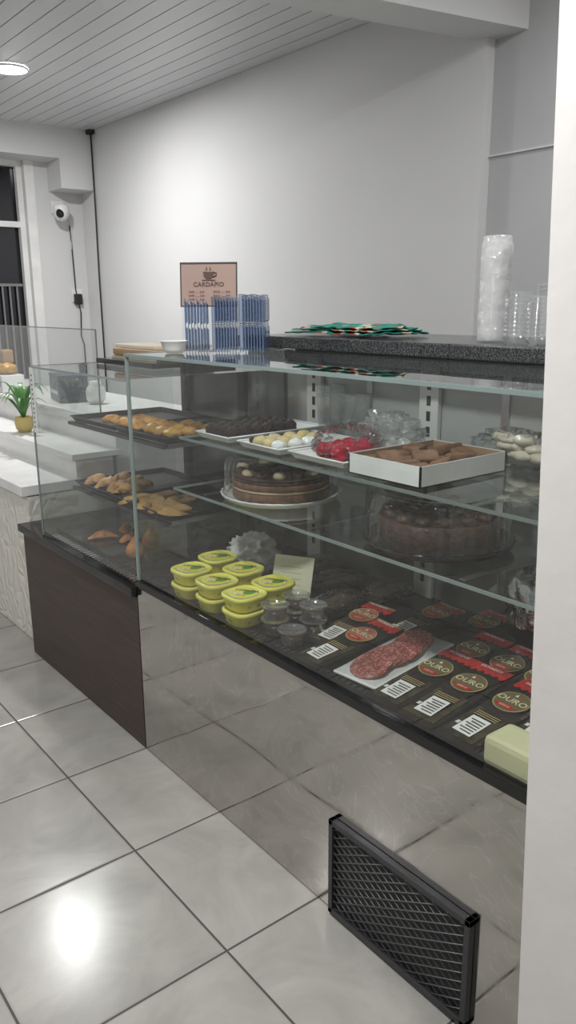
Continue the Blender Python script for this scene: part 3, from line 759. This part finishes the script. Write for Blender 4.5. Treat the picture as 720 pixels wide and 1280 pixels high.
b.sheet(lambda u,v:M@Vector((-.152+.304*u,-.064+.128*v,.008+.018*(math.sin(math.pi*u)*math.sin(math.pi*v))**.35)),24,12,GL)
b.done('sliced_salami_tray')
b=MB(); b.box(1.160,1.245,.735,.868,ZD,ZD+.06,pbr('cheese',(.70,.69,.42),.4),bev=.012)
b.done('cheese_block')

# ---------------------------------------------------------------- far wall objects
b=MB(); cx,cz=2.575,2.165
b.box(cx-.03,cx+.06,YF-.02,YF-.001,cz-.0,cz+.09,WHITE,bev=.005)
b.box(cx-.02,cx+.02,YF-.10,YF-.02,cz+.03,cz+.06,WHITE,bev=.004)
b.lathe((cx,YF-.12,cz),[(0,-.062),(.035,-.052),(.055,-.02),(.06,.01),(.056,.045),(.035,.06),(0,.063)],WHITE,28)
b.blob((cx-.025,YF-.162,cz-.01),(.032,.02,.032),BLACK,0,1,3)
b.tube([(cx+.06,YF-.01,cz+.03),(cx+.12,YF-.008,cz-.05),(cx+.11,YF-.008,cz-.25)],.006,WHITE)
b.tube([(cx+.11,YF-.008,cz-.08),(cx+.115,YF-.01,cz-.3),(cx+.12,YF-.01,cz-.55),(cx+.15,YF-.01,cz-.72),(cx+.14,YF-.01,cz-.9),(cx+.16,YF-.01,1.2),(cx+.16,YF-.01,.003)],.005,BLACKM)
b.box(cx+.10,cx+.16,YF-.04,YF-.004,cz-.66,cz-.58,BLACKM,bev=.008); b.box(cx+.085,cx+.175,YF-.01,YF-.002,cz-.64,cz-.54,WHITE)
b.done('security_camera')
b=MB(); b.tube([(XW-.02,YF-.27,CH-.005),(XW-.018,YF-.265,2.2),(XW-.02,YF-.26,1.7),(XW-.012,YF-.26,.02)],.006,BLACKM)
b.box(XW-.05,XW-.005,YF-.30,YF-.25,CH-.03,CH-.001,BLACKM,bev=.004); b.done('hanging_cable')

# ---------------------------------------------------------------- lamps
EM=pbr('lamp_diffuser',(1,1,1),.4,emit=(1,.99,.97),es=16.)
def lamp(x,y,pw,r=.09):
    e=empty('ceiling_or_fill_lamp')
    b=MB(); b.lathe((x,y,CH),[(r+.006,-.001),(r+.006,-.010),(r,-.012),(r,-.010)],WHITE,40,cap=False)
    b.lathe((x,y,CH),[(0,-.020),(r*.7,-.018),(r,-.011)],EM,40,cap=False); b.done('fixture',e)
    d=bpy.data.lights.new('lamp_light','AREA'); d.shape='DISK'; d.size=r*2; d.energy=pw; d.color=(1,.993,.985)
    o=bpy.data.objects.new('lamp_light',d); o.location=(x,y,CH-.024); S.collection.objects.link(o); o.parent=e
lamp(1.76,4.62,38)
lamp(.35,1.2,44); lamp(-1.3,3.6,30); lamp(2.3,1.3,8)  # lamps added out of view to even out the room light
lamp(.2,-1.2,20)  # fill lamp added behind the camera, same purpose
w=bpy.data.worlds.new('night'); S.world=w; w.use_nodes=True
w.node_tree.nodes['Background'].inputs[0].default_value=(.02,.025,.04,1); w.node_tree.nodes['Background'].inputs[1].default_value=.5

# ---------------------------------------------------------------- camera
yaw=math.radians(38.1); pt=math.radians(14.6); ro=math.radians(.43)
h=Vector((math.sin(yaw),math.cos(yaw),0)); R_=Vector((math.cos(yaw),-math.sin(yaw),0))
F_=h*math.cos(pt)-Vector((0,0,math.sin(pt))); U_=h*math.sin(pt)+Vector((0,0,math.cos(pt)))
R2=R_*math.cos(ro)-U_*math.sin(ro); U2=U_*math.cos(ro)+R_*math.sin(ro)
Mx=Matrix((R2,U2,-F_)).transposed().to_4x4(); Mx.translation=(0,0,1.5)
cd=bpy.data.cameras.new('camera'); cd.sensor_fit='VERTICAL'; cd.sensor_height=36; cd.lens=1000/1280*36; cd.clip_start=.02
co=bpy.data.objects.new('camera',cd); co.matrix_world=Mx; S.collection.objects.link(co); S.camera=co
